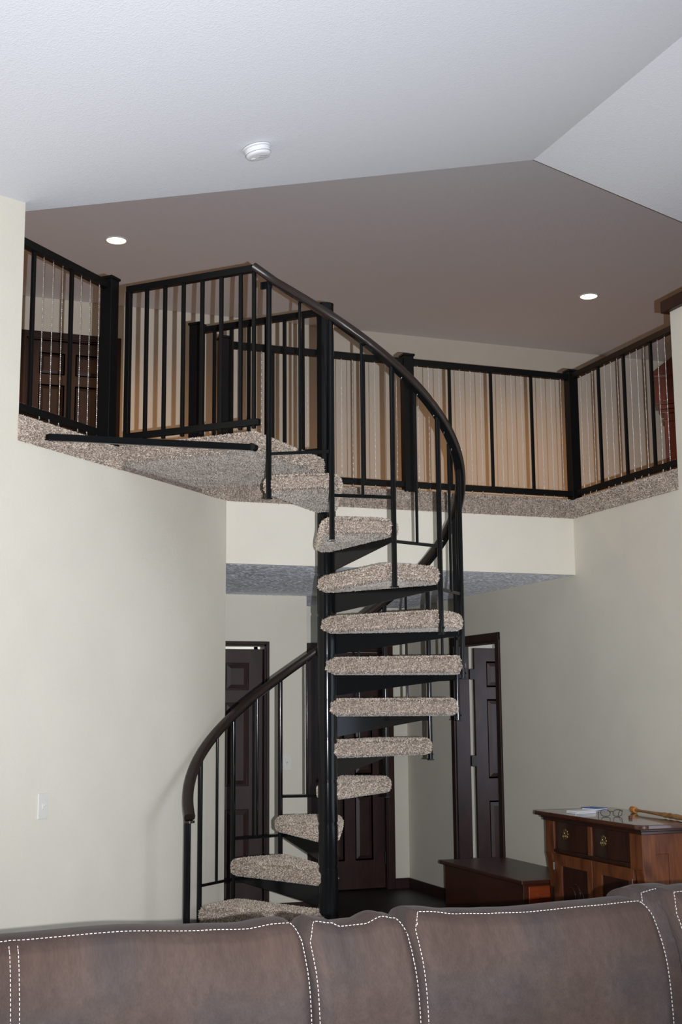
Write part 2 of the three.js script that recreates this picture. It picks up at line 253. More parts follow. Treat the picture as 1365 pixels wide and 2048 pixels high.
// loft floor and its carpeted edge
const loftFloor = structGroup('floor_loft', 'carpeted loft floor');
{
  const c0 = AB(COLA + 0.002, LB - 0.004), c1 = AB(CA, LB - 0.004), cw = AB(COLA + 0.002, LB - 0.125), ce = AB(3.6, LB - 0.125);
  part('slab', prism([[c0.x, c0.z], [c1.x, c1.z], [CX + 0.004, ZB - 0.004], [XR + 0.004, ZB - 0.004], [XR + 0.004, -6.29], [XR + 0.125, -6.28], [XR + 0.125, -4.05], [9.25, -4.05], [9.25, ZL], [0.06, ZL], [0.06, ce.z], [ce.x, ce.z], [cw.x, cw.z]], FL, LOFT - 0.012), M.carpet, loftFloor);
  const prof = (d) => { const pts = [], r = 0.05, y0 = FL - 0.002, y1 = LOFT; pts.push([-0.16, y0], [d - 0.012, y0]); for (let i = 0; i <= 6; i++) { const t = i / 6 * Math.PI / 2; pts.push([d - r + r * Math.cos(t), y1 - r + r * Math.sin(t)]); } pts.push([-0.16, y1]); return pts; };
  const edge = (A, B, out, name) => { // A to B along the edge, out = unit normal towards the room
    const fr = []; const L = A.distanceTo(B), k = Math.max(2, Math.round(L / 0.05)); for (let i = 0; i <= k; i++) { const p = A.clone().lerp(B, i / k); fr.push({ p, s: out.clone().multiplyScalar(1 + 0.0), u: V(0, 1, 0) }); }
    const g = sweep(fr, prof(0.018).reverse()); const m = part('carpet_edge', g, M.carpet, loftFloor);
    pile(m, g, 46000, (P, N) => P.clone().sub(A).dot(out) > -0.09 && N.y > -0.6);
  };
  edge(AB(COLA, LB), AB(5.6, LB), AB(0, 1));
  edge(AB(6.46, LB), AB(CA + 0.005, LB), AB(0, 1));
  edge(V(CX - 0.01, 0, ZB), V(XR + 0.0, 0, ZB), V(0, 0, 1));
  edge(V(XR, 0, ZB + 0.01), V(XR, 0, -6.29), V(-1, 0, 0));
}
// baseboards
const bb = (g) => g;
struct('baseboard_right', bb([rbox(XR - 0.014, XR, 0, 0.089, HB, RD[0] - 0.06, 0.003), rbox(XR - 0.014, XR, 0, 0.089, RD[1] + 0.06, 3.2, 0.003)]), M.trim);
struct('baseboard_hall_back', [rbox(HX, BD[0] - 0.06, 0, 0.089, HB, HB + 0.014, 0.003), rbox(BD[1] + 0.06, XR, 0, 0.089, HB, HB + 0.014, 0.003)], M.trim);
struct('baseboard_hall_left', [rbox(0.72, LD[0] - 0.06, 0, 0.089, HZ, HZ + 0.014, 0.003), rbox(LD[1] + 0.06, HX + 0.014, 0, 0.089, HZ, HZ + 0.014, 0.003), rbox(HX, HX + 0.014, 0, 0.089, HB + 0.014, HZ, 0.003)], M.trim);
{ const p = [AB(-0.6, LB), AB(CA, LB), AB(CA, LB + 0.014), AB(-0.6, LB + 0.014)].map((q) => [q.x, q.z]); struct('baseboard_left', prism(p, 0, 0.089), M.trim); }

// ---------- doors ----------
// six-panel leaf, hinge edge at x = 0, running to +x, face towards +z
function doorLeaf(parent, w, h, side = 1) {
  const T = 0.035, st = 0.11, mu = 0.1, rows = [[0.24, 0.79], [0.97, 1.61], [1.71, 1.92]].map(([a, b]) => [a * h / 2.03, b * h / 2.03]);
  const leaf = new THREE.Group(); leaf.name = 'leaf'; parent.add(leaf);
  const fr = [rbox(0, st, 0, h, -T, 0, 0.003), rbox(w - st, w, 0, h, -T, 0, 0.003), rbox(w / 2 - mu / 2, w / 2 + mu / 2, 0.05, h - 0.05, -T + 0.0005, -0.0005, 0.003)];
  const ys = [0, ...rows.flat(), h]; for (let i = 0; i < ys.length; i += 2) fr.push(rbox(0.02, w - 0.02, ys[i], ys[i + 1], -T + 0.0003, -0.0003, 0.003));
  part('door_frame', fr, M.door, leaf);
  for (const [y0, y1] of rows) for (const [x0, x1] of [[st, w / 2 - mu / 2], [w / 2 + mu / 2, w - st]]) {
    const A = x1 - x0, B = y1 - y0, s = new THREE.Shape([[-A / 2, -B / 2], [A / 2, -B / 2], [A / 2, B / 2], [-A / 2, B / 2]].map(([x, y]) => new THREE.Vector2(x, y)));
    const g0 = new THREE.BoxGeometry(A, B, 0.010); g0.translate(0, 0, -T / 2);
    const pos = [], L = [[A / 2, B / 2, -0.0125], [A / 2 - 0.012, B / 2 - 0.012, -0.0125], [A / 2 - 0.04, B / 2 - 0.04, -0.003]];
    for (const sgn of [1, -1]) {
      const z = (v) => sgn > 0 ? v : -T - v;
      for (let k = 0; k < 2; k++) { const [a, b, c] = L[k], [d, e, f] = L[k + 1]; const o = [[-a, -b], [a, -b], [a, b], [-a, b]], q = [[-d, -e], [d, -e], [d, e], [-d, e]]; for (let i = 0; i < 4; i++) { const j = (i + 1) % 4, P = [[...o[i], z(c)], [...o[j], z(c)], [...q[j], z(f)], [...q[i], z(f)]]; const ord = sgn > 0 ? [0, 1, 2, 0, 2, 3] : [0, 2, 1, 0, 3, 2]; ord.forEach((m) => pos.push(...P[m])); } }
      const [d, e, f] = L[2], P = [[-d, -e, z(f)], [d, -e, z(f)], [d, e, z(f)], [-d, e, z(f)]]; (sgn > 0 ? [0, 1, 2, 0, 2, 3] : [0, 2, 1, 0, 3, 2]).forEach((m) => pos.push(...P[m]));
    }
    const g = new THREE.BufferGeometry(); g.setAttribute('position', new THREE.Float32BufferAttribute(pos, 3)); g.computeVertexNormals();
    const m = part('door_panel', uvm(merge([g, uvm(g0)])), M.door, leaf); m.position.set((x0 + x1) / 2, (y0 + y1) / 2, 0);
  }
  return leaf;
}
function knob(leaf, x, y) { for (const s of [1, -1]) { const g = lathe([[0.001, 0.062], [0.018, 0.060], [0.027, 0.048], [0.024, 0.034], [0.012, 0.026], [0.011, 0.008], [0.030, 0.006], [0.032, 0], [0.001, 0]], 20); g.rotateX(s > 0 ? Math.PI / 2 : -Math.PI / 2); const k = part('knob', g, M.darkMetal, leaf); k.position.set(x, y, s > 0 ? 0 : -0.035); } }
function hinges(leaf, ys, mat, x = 0, z = 0.006) { for (const y of ys) part('hinge', [cyl(0.0075, y - 0.05, y + 0.05, 10, x, z), cyl(0.005, y + 0.05, y + 0.058, 8, x, z), box(x, x + 0.035, y - 0.048, y + 0.048, -0.001, 0.002)], mat, leaf); }
function casing(parent, w, h, cw = 0.058) { // opening from x=0..w, wall face z=0; casing on the face and a jamb through the wall
  const t = 0.018; part('casing', [rbox(-cw, 0.004, 0, h + cw, 0, t, 0.004), rbox(w - 0.004, w + cw, 0, h + cw, 0, t, 0.004), rbox(-cw, w + cw, h - 0.004, h + cw, 0.0005, t + 0.0008, 0.004)], M.trim, parent);
  part('jamb', [box(0, 0.016, 0, h, -0.12, 0.001), box(w - 0.016, w, 0, h, -0.12, 0.001), box(0, w, h - 0.016, h, -0.12, 0.001)], M.trim, parent);
}
{ // hall door beside the angled wall: hinged on the right, a little open into the room behind
  const d = structGroup('door_1', 'dark brown six-panel door standing slightly ajar'); d.position.set(LD[0], 0, HZ); const w = LD[1] - LD[0]; casing(d, w, 2.052, 0.02);
  const leaf = doorLeaf(d, w - 0.036, 2.004); leaf.position.set(w - 0.018, 0.01, -0.07); leaf.rotation.y = rad(180 - 4);
  knob(leaf, w - 0.10, 0.95); hinges(leaf, [0.25, 1.0, 1.8], M.darkMetal, 0, 0.004);
}
{ // closed door at the end of the hall
  const d = structGroup('door_2', 'dark brown six-panel door closed at the end of the hall'); d.position.set(BD[0], 0, HB); const w = BD[1] - BD[0]; casing(d, w, 2.06);
  const leaf = doorLeaf(d, w - 0.038, 2.025); leaf.position.set(0.019, 0.012, -0.03); knob(leaf, 0.07, 0.93); hinges(leaf, [0.25, 1.0, 1.8], M.darkMetal, w - 0.038, 0.004);
}
{ // door in the right wall: hinged on the far jamb, swung a little into the side room
  const d = structGroup('door_3', 'dark brown panel door in the right wall swung partly open'); d.position.set(XR, 0, RD[0]); d.rotation.y = -Math.PI / 2; const w = RD[1] - RD[0]; casing(d, w, 2.06);
  const leaf = doorLeaf(d, w - 0.036, 2.025); leaf.position.set(0.022, 0.01, -0.168); leaf.rotation.y = rad(90);
  for (const y of [0.3, 1.12, 1.82]) part('hinge', [cyl(0.011, y - 0.045, y + 0.045, 10, 0.020, -0.142), box(0.008, 0.032, y - 0.042, y + 0.042, -0.170, -0.121)], M.darkMetal, d);
}
{ // loft door
  const d = structGroup('door_4', 'dark brown six-panel door in the loft back wall'); d.position.set(1.222, LOFT, ZL); const w = 0.83; casing(d, w, 2.06);
  const leaf = doorLeaf(d, w - 0.038, 2.025); leaf.position.set(0.019, 0.012, -0.02); knob(leaf, 0.07, 0.95); hinges(leaf, [0.25, 1.0, 1.79], M.brass, w - 0.038, 0.008);
}

// ---------- spiral staircase ----------
const P0 = AB(6.449, -3.05), RISE = 2.98 / 13, DELTA = 25, RT = 0.77;
const beta = (n) => 12.5 + DELTA * n;
const polar = (deg, r, y) => V(-r * Math.cos(rad(deg)), y, -r * Math.sin(rad(deg)));
const stair = thing('spiral_staircase', 'black steel spiral staircase with carpeted treads winding round a centre pole', 'staircase', [P0.x, 0, P0.z]);
part('center_pole', [cyl(0.0508, 0, 3.885, 40), cyl(0.0516, 3.885, 3.893, 40)], M.black, stair);
part('base_plate', [cyl(0.15, 0, 0.012, 40), ...[0, 1, 2, 3].map((i) => cyl(0.012, 0.012, 0.024, 6, 0.12 * Math.cos(i * 1.571 + 0.785), 0.12 * Math.sin(i * 1.571 + 0.785)))], M.black, stair);
{
  const hw = 16.5, R = RT - 0.038, top = -0.008, bt = 0.036, dep = 0.018;
  const o = (d, r) => [-r * Math.cos(rad(d)), -r * Math.sin(rad(d))];
  const s = new THREE.Shape(), pts = [], inner = [-0.03, 0.030];
  // inset outline with rounded outer corners
  const cornerA = o(-hw + 3.2, R), cornerB = o(hw - 3.2, R);
  s.moveTo(inner[0], -inner[1]);
  const add = (x, z) => s.lineTo(x, -z);
  const sideA = o(-hw + 2.5, R - 0.05), sideB = o(hw - 2.5, R - 0.05);
  add(...sideA); { const c = o(-hw + 2.8, R), e = o(-hw + 6, R); s.quadraticCurveTo(c[0], -c[1], e[0], -e[1]); }
  for (let d = -hw + 7; d <= hw - 7; d += 2) add(...o(d, R));
  { const e0 = o(hw - 6, R), c = o(hw - 2.8, R); add(...e0); s.quadraticCurveTo(c[0], -c[1], sideB[0], -sideB[1]); }
  add(inner[0], -inner[1]); s.closePath();
  const g = new THREE.ExtrudeGeometry(s, { depth: dep, bevelEnabled: true, bevelThickness: bt, bevelSize: 0.036, bevelSegments: 5, curveSegments: 6 });
  g.rotateX(-Math.PI / 2); g.translate(0, top - bt - dep, 0); const cg = uvm(toCreasedNormals(g, rad(50)));
  const proto = new THREE.Group(); proto.name = 'tread';
  const cov = part('tread_carpet', cg, M.carpet, proto); pile(proto, cg, 44000);
  // steel web below the front edge, tapering outwards, and the hub ring
  const fa = -DELTA / 2, web = new THREE.Shape([[0.048, -0.09], [0.745, -0.09], [0.745, -0.125], [0.048, -0.215]].map(([x, y]) => new THREE.Vector2(x, y)));
  const wg = new THREE.ExtrudeGeometry(web, { depth: 0.008, bevelEnabled: false }); wg.translate(0, 0, -0.004); wg.rotateY(Math.PI - rad(fa)); 
  part('bracket', [wg], M.black, proto);
  part('hub', [lathe([[0.051, -0.2155], [0.0545, -0.2155], [0.0545, -0.003], [0.051, -0.003]], 32)], M.black, proto);
  for (let n = 1; n <= 12; n++) { const t = n === 1 ? proto : proto.clone(); t.name = 'tread'; t.position.y = n * RISE; t.rotation.y = -rad(beta(n) - DELTA / 2); stair.add(t); }
}
const railH = (d) => 0.942 + d / DELTA * RISE;       // centre of the handrail
const RB = 0.765;                                      // balusters' radius
{ // newel and balusters
  const a = polar(7, 0.775, 0);
  part('newel_post', [cyl(0.019, 0, railH(7) - 0.02, 20, a.x, a.z), cyl(0.045, 0, 0.008, 20, a.x, a.z)], M.black, stair);
  for (let n = 1; n <= 12; n++) {
    const d = beta(n), p = polar(d, RB, 0), y0 = n * RISE - 0.13, y1 = railH(d) - 0.018;
    const b = part('baluster', [cyl(0.0142, y0, y1, 14, p.x, p.z)], M.black, stair);
    const q = polar(d, RB, n * RISE - 0.10), out = polar(d, 1, 0);
    part('bolt', rod(q.clone().addScaledVector(out, -0.016), q.clone().addScaledVector(out, 0.019), 0.006, 8), M.black, b);
    part('foot_plate', rbox(q.x - 0.016, q.x + 0.016, y0 - 0.004, y0 + 0.004, q.z - 0.016, q.z + 0.016, 0.002), n === 11 ? M.chrome : M.black, b);
    if (n >= 2 || n === 2) { // small connector bar over the tread and the thin baluster standing on it
      const A = polar(beta(n - 1), RB, n * RISE + 0.105), B = polar(d, RB, n * RISE + 0.105), m = polar(d - DELTA / 2, RB * Math.cos(rad(DELTA / 2)), 0);
      part('connector_bar', bar(A, B, 0.006, 0.016), M.black, stair);
      part('thin_baluster', cyl(0.008, n * RISE + 0.105, railH(d - DELTA / 2) - 0.02, 10, m.x, m.z), M.black, stair);
    }
  }
  // handrail: moulded cap on a steel strip
  const fr = [], fs = []; const N = 150, d0 = 4, d1 = 309.5;
  for (let i = 0; i <= N; i++) {
    const d = d0 + (d1 - d0) * i / N, p = polar(d, RB + 0.004, railH(d)), s = polar(d, 1, 0), t = polar(d + 90, 1, 0), slope = RISE / rad(DELTA) / RB, tan = t.multiplyScalar(1).add(V(0, slope, 0)).normalize(), u = s.clone().cross(tan).normalize(); if (u.y < 0) u.negate();
    fr.push({ p, s, u }); fs.push({ p: p.clone().addScaledVector(u, -0.021), s, u });
  }
  const e = AB(5.612, -3.062, 3.852).sub(V(P0.x, 0, P0.z)); const last = fr[fr.length - 1];
  fr.push({ p: last.p.clone().lerp(e, 0.5), s: last.s, u: last.u }, { p: e, s: last.s, u: last.u });
  const cap = []; for (let i = 0; i < 18; i++) { const t = i / 18 * 2 * Math.PI, c = Math.cos(t), q = Math.sin(t); cap.push([0.030 * Math.sign(c) * Math.abs(c) ** 0.6, 0.0215 * Math.sign(q) * Math.abs(q) ** 0.65]); }
  const hr = part('handrail', sweep(fr, cap), M.handrail, stair);
  part('steel_strip', sweep(fs, [[-0.019, -0.004], [0.019, -0.004], [0.019, 0.004], [-0.019, 0.004]]), M.black, hr);
  const tip = fr[0].p; part('end_cap', [rod(tip.clone().add(V(0, -0.03, 0)), tip.clone().add(V(0, -0.018, 0)), 0.027, 20)], M.handrail, hr);
  { const q = polar(beta(12), RB, 0); part('rail_bracket', rbox(q.x - 0.05, q.x + 0.018, railH(312) - 0.052, railH(312) - 0.012, q.z - 0.006, q.z + 0.006, 0.003).translate(-q.x, 0, -q.z).rotateY(-Math.PI / 4).translate(q.x, 0, q.z), M.black, hr); }
  const bolts = []; for (let d = 176; d < 262; d += 9) { const i = Math.round((d - d0) / (d1 - d0) * N), f = fs[i]; bolts.push(rod(f.p.clone().addScaledVector(f.s, -0.012).addScaledVector(f.u, -0.003), f.p.clone().addScaledVector(f.s, -0.012).addScaledVector(f.u, -0.009), 0.0045, 8)); }
  for (const b of bolts) part('rail_bolt', b, M.chrome, hr);
}
{ // landing platform from the angled wall out to the pole, carpet all round
  const y0 = 2.862, y1 = LOFT, L = (a, b) => { const p = AB(a, b).sub(V(P0.x, 0, P0.z)); return [p.x, p.z]; };
  const pts = [[5.615, LB - 0.02], [5.615, -3.066], [6.40, -3.066], [6.435, -3.13], [6.44, LB - 0.02]].map(([a, b]) => L(a, b));
  const s = new THREE.Shape(pts.map(([x, z]) => new THREE.Vector2(x, -z)));
  const g = new THREE.ExtrudeGeometry(s, { depth: y1 - y0 - 0.05, bevelEnabled: true, bevelThickness: 0.025, bevelSize: 0.028, bevelSegments: 4 }); g.rotateX(-Math.PI / 2); g.translate(0, y0 + 0.025, 0);
  const lg = uvm(toCreasedNormals(g, rad(50))), land = part('landing', lg, M.carpet, stair); pile(land, lg, 44000);
  const A = AB(4.93, LB + 0.03, 2.879).sub(V(P0.x, 0, P0.z)), B = AB(5.575, -3.05, 2.872).sub(V(P0.x, 0, P0.z));
  const br = part('support_bar', bar(A, B, 0.02, 0.034), M.black, stair); part('bolt', rod(B.clone().add(V(-0.012, 0.002, 0.012)), B.clone().add(V(0.014, 0.002, -0.014)), 0.021, 10), M.black, br); part('end_tab', bar(A.clone().add(V(-0.02, 0, -0.02)), A.clone().add(V(0.01, 0, 0.01)), 0.008, 0.03), M.black, br);
}
// ---------- railings ----------
const twist = (h) => { // twisted steel wire, 1 unit per metre of height
  const n = Math.round(h * 300), pr = [[-0.0016, -0.0016], [0.0016, -0.0016], [0.0016, 0.0016], [-0.0016, 0.0016]], fr = [];
  for (let i = 0; i <= n; i++) { const t = i / n * h * 2 * Math.PI / 0.037; fr.push({ p: V(0, i / n * h, 0), s: V(Math.cos(t), 0, Math.sin(t)), u: V(-Math.sin(t), 0, Math.cos(t)) }); }
  return sweep(fr, pr.slice().reverse(), false);
};
const Y_TOP = 3.868, Y_BOT = 2.99;
const wireGeo = twist(Y_TOP - Y_BOT - 0.03), balGeo = rbox(-0.0095, 0.0095, Y_BOT + 0.02, Y_TOP - 0.02, -0.0095, 0.0095, 0.002, 1), nutGeo = cyl(0.005, Y_BOT - 0.010, Y_BOT, 8);
function post(parent, x, z = 0, y0 = LOFT - 0.01, flat = false) {
  const p = part('post', rbox(x - 0.036, x + 0.036, y0, Y_TOP + 0.014, z - 0.036, z + 0.036, 0.003), M.railBlack, parent);
  part('post_cap', [rbox(x - 0.043, x + 0.043, Y_TOP + 0.014, Y_TOP + 0.030, z - 0.043, z + 0.043, 0.004)], M.railBlack, flat ? parent : p);
  part('base_plate', rbox(x - 0.05, x + 0.05, y0, y0 + 0.012, z - 0.05, z + 0.05, 0.002), M.railBlack, flat ? parent : p);
}
function loftRail(g, x0, x1, bals, wires) { // local x along the rail
  part('top_rail', rbox(x0, x1, Y_TOP - 0.042, Y_TOP, -0.021, 0.021, 0.004), M.railBlack, g);
  part('bottom_rail', rbox(x0, x1, Y_BOT, Y_BOT + 0.038, -0.02, 0.02, 0.003), M.railBlack, g);
  for (const x of bals) { const b = flags(new THREE.Mesh(balGeo, M.railBlack)); b.name = 'baluster'; b.position.x = x; g.add(b); }
  for (const x of wires) { const b = flags(new THREE.Mesh(wireGeo, M.wire)); b.name = 'twisted_wire'; b.position.set(x, Y_BOT + 0.015, 0); b.rotation.y = x * 37; g.add(b); const k = flags(new THREE.Mesh(nutGeo, M.chrome)); k.name = 'wire_nut'; k.position.x = x; g.add(k); }
}
const bay = (x0, s, n) => Array.from({ length: n }, (_, i) => [1, 2, 3].map((k) => x0 + s * (i + k / 4))).flat();
{ // along the angled wall: local x = a
  const o = AB(0, LB - 0.045), g = thing('loft_railing', 'black loft railing over the angled wall with wires in front of the loft door', 'railing', [o.x, 0, o.z], Math.PI / 4, 'loft railings');
  loftRail(g, COLA + 0.002, 5.50, [4.872, 5.184], [4.785, ...bay(4.872, 0.312, 1), 5.266, 5.346, 5.428]); post(g, 5.525);
}
{ // along the loft front
  const z = ZB - 0.047, g = thing('loft_railing', 'long black loft railing above the cream header with two plain corner posts', 'railing', [0, 0, z], 0, 'loft railings');
  const s = 0.3125; loftRail(g, 2.05, 4.54, [1, 2, 3, 5, 6, 7].map((i) => 2.03 + 0.3135 * i), bay(2.03, 0.3135, 8)); post(g, 2.018); post(g, 3.285); post(g, 4.545, 0);
}
{ // above the right wall
  const g = thing('loft_railing', 'black loft railing above the right wall ending at the knee wall', 'railing', [XR + 0.048, 0, 0], -Math.PI / 2, 'loft railings');
  loftRail(g, -7.502, -6.287, [-7.195, -6.887, -6.577], [...bay(-7.505, 0.309, 4).filter((x) => x < -6.31)]);
}
function landingRail(label, A, B, bals, endPost) {
  const d = B.clone().sub(A), g = new THREE.Group(), L = d.length(); g.name = 'landing_railing'; g.userData.label = label; g.position.set(A.x - P0.x, 0, A.z - P0.z); g.rotation.y = Math.atan2(-d.z, d.x); stair.add(g);
  part('top_rail', rbox(-0.01, L + 0.012, 3.832, 3.868, -0.019, 0.019, 0.004), M.railBlack, g);
  part('bottom_rail', rbox(-0.005, L + 0.03, 3.0, 3.034, -0.016, 0.016, 0.003), M.railBlack, g);
  for (const x of bals) part('baluster', rbox(x - 0.0095, x + 0.0095, 2.985, 3.835, -0.0095, 0.0095, 0.002, 1), M.railBlack, g);
  if (endPost) part('end_post', [rbox(-0.015, 0.015, LOFT - 0.03, 3.84, -0.015, 0.015, 0.003), rbox(-0.04, 0.05, LOFT - 0.032, LOFT - 0.02, -0.03, 0.03, 0.002)], M.railBlack, g);
  return g;
}
landingRail('black steel railing along the open side of the stair landing', AB(5.625, -3.862), AB(5.625, -3.07), [0.118, 0.236, 0.354, 0.472, 0.590, 0.708, 0.785].filter((x) => x !== 0.708 || true).slice(0, 6).concat([0.788]), true);
{
  const g = landingRail('black steel railing between the pole and a square post beside the landing', AB(6.455, -3.89), AB(6.449, -3.10), [0.09, 0.21, 0.33, 0.45, 0.572, 0.692], false); post(g, -0.035, 0, LOFT - 0.01, true);
}

// ---------- recessed lights ----------
function canLight(x, z, label) {
  const g = thing('recessed_light', label, 'ceiling light', [x, LC, z], 0, 'recessed loft lights');
  part('trim_ring', lathe([[0.079, -0.0005], [0.098, -0.0005], [0.098, -0.004], [0.092, -0.008], [0.082, -0.009], [0.079, -0.006]], 40), M.white, g);
  part('lens', lathe([[0.0005, -0.020], [0.04, -0.0175], [0.065, -0.012], [0.0785, -0.005], [0.0785, -0.001], [0.0005, -0.001]], 40), std({ color: lin(0.9, 0.85, 0.75), emissive: lin(1, 0.70, 0.38), emissiveIntensity: 6, roughness: 0.5 }), g);
  const l = new THREE.SpotLight(lin(1, 0.49, 0.18), 7.6, 0, rad(84), 0.6, 2); l.position.set(0, -0.035, 0); l.target.position.set(0, -1, 0); l.shadow.radius = 3.5; l.castShadow = true; g.add(l, l.target);
}
canLight(1.747, -10.02, 'lit recessed ceiling light over the loft door and landing');
canLight(6.241, -9.99, 'lit recessed ceiling light above the railing next to the knee wall');

// ---------- smoke detector on the slope ----------
{
  const x = 1.668, g = thing('smoke_detector', 'round white smoke detector on the sloping ceiling', 'smoke detector', [x, vaultY(x), -5.65]); g.rotation.z = Math.atan(SL);
  part('mounting_ring', lathe([[0.0005, 0], [0.072, 0], [0.073, -0.006], [0.070, -0.013], [0.0005, -0.013]], 40), M.white, g);
  const b = part('body', lathe([[0.064, -0.013], [0.063, -0.040], [0.058, -0.047], [0.045, -0.050], [0.0005, -0.051]], 40), M.white, g);
  part('vent_ring', lathe([[0.0638, -0.034], [0.0645, -0.034], [0.0645, -0.0375], [0.0635, -0.0375]], 40), M.grey, b);
  const vents = [rbox(-0.002, 0.040, -0.0525, -0.050, 0.014, 0.024, 0.001), rbox(-0.002, 0.040, -0.0525, -0.050, -0.004, 0.006, 0.001)]; vents.forEach((v) => part('vent', v, M.grey, b));
  part('test_button', lathe([[0.0005, -0.0535], [0.011, -0.053], [0.013, -0.050]], 20).translate(-0.024, 0, -0.02), M.white, b);
}
// ---------- light switches ----------
function lightSwitch(label, pos, turn) {
  const g = thing('light_switch', label, 'light switch', pos, turn);
  part('plate', rbox(-0.037, 0.037, -0.06, 0.06, 0, 0.006, 0.004, 3), M.plate, g);
  const t = part('toggle', [rbox(-0.005, 0.005, -0.012, 0.012, 0.004, 0.0075, 0.001), (() => { const q = rbox(-0.004, 0.004, -0.003, 0.003, 0, 0.016, 0.0015); q.rotateX(-0.5); q.translate(0, 0, 0.005); return q; })()], M.plate, g);
  for (const y of [-0.032, 0.032]) { const s = new THREE.SphereGeometry(0.003, 10, 6); s.scale(1, 1, 0.5); part('screw', s.translate(0, y, 0.006), M.plate, g); }
}
{ const p = AB(5.003, LB, 1.097); lightSwitch('cream toggle switch plate alone on the angled wall', [p.x, p.y, p.z], Math.PI / 4); }
lightSwitch('cream toggle switch plate in the hall beside the ajar door', [3.064, 1.137, HZ], 0);

// ---------- chest ----------
{
  const g = thing('wooden_chest', 'low dark wooden chest with overhanging lid against the hall wall', 'chest', [0, 0, 0]);
  const x0 = 3.985, x1 = 4.478, z0 = -8.62, z1 = -7.425;
  part('body', [rbox(x0, x1, 0.03, 0.425, z0, z1 - 0.012, 0.004), rbox(x0 - 0.006, x1, 0, 0.06, z0 - 0.004, z1 - 0.004, 0.004)], M.cherry, g);
  part('lid', rbox(x0 - 0.028, x1, 0.425, 0.452, z0 - 0.03, z1 + 0.028, 0.007, 3), M.cherry, g);
  part('corner_stile', [rbox(x0 - 0.002, x0 + 0.03, 0.06, 0.424, z1 - 0.02, z1, 0.003), rbox(x1 - 0.03, x1, 0.06, 0.424, z1 - 0.02, z1, 0.003)], M.cherry, g);
  const e = part('end_drawer', rbox(x0 + 0.034, x1 - 0.034, 0.29, 0.412, z1 - 0.016, z1 + 0.004, 0.006, 3), M.cherryBright, g); e.userData.label = 'reddish wooden drawer front';
  part('pull', [rod(V(4.10, 0.352, z1), V(4.10, 0.352, z1 + 0.02), 0.009, 12), rod(V(4.10, 0.352, z1 + 0.014), V(4.10, 0.352, z1 + 0.022), 0.013, 14)], M.cherryBright, e);
  part('lower_panel', rbox(x0 + 0.034, x1 - 0.034, 0.07, 0.275, z1 - 0.016, z1 - 0.002, 0.004), M.cherry, g);
}
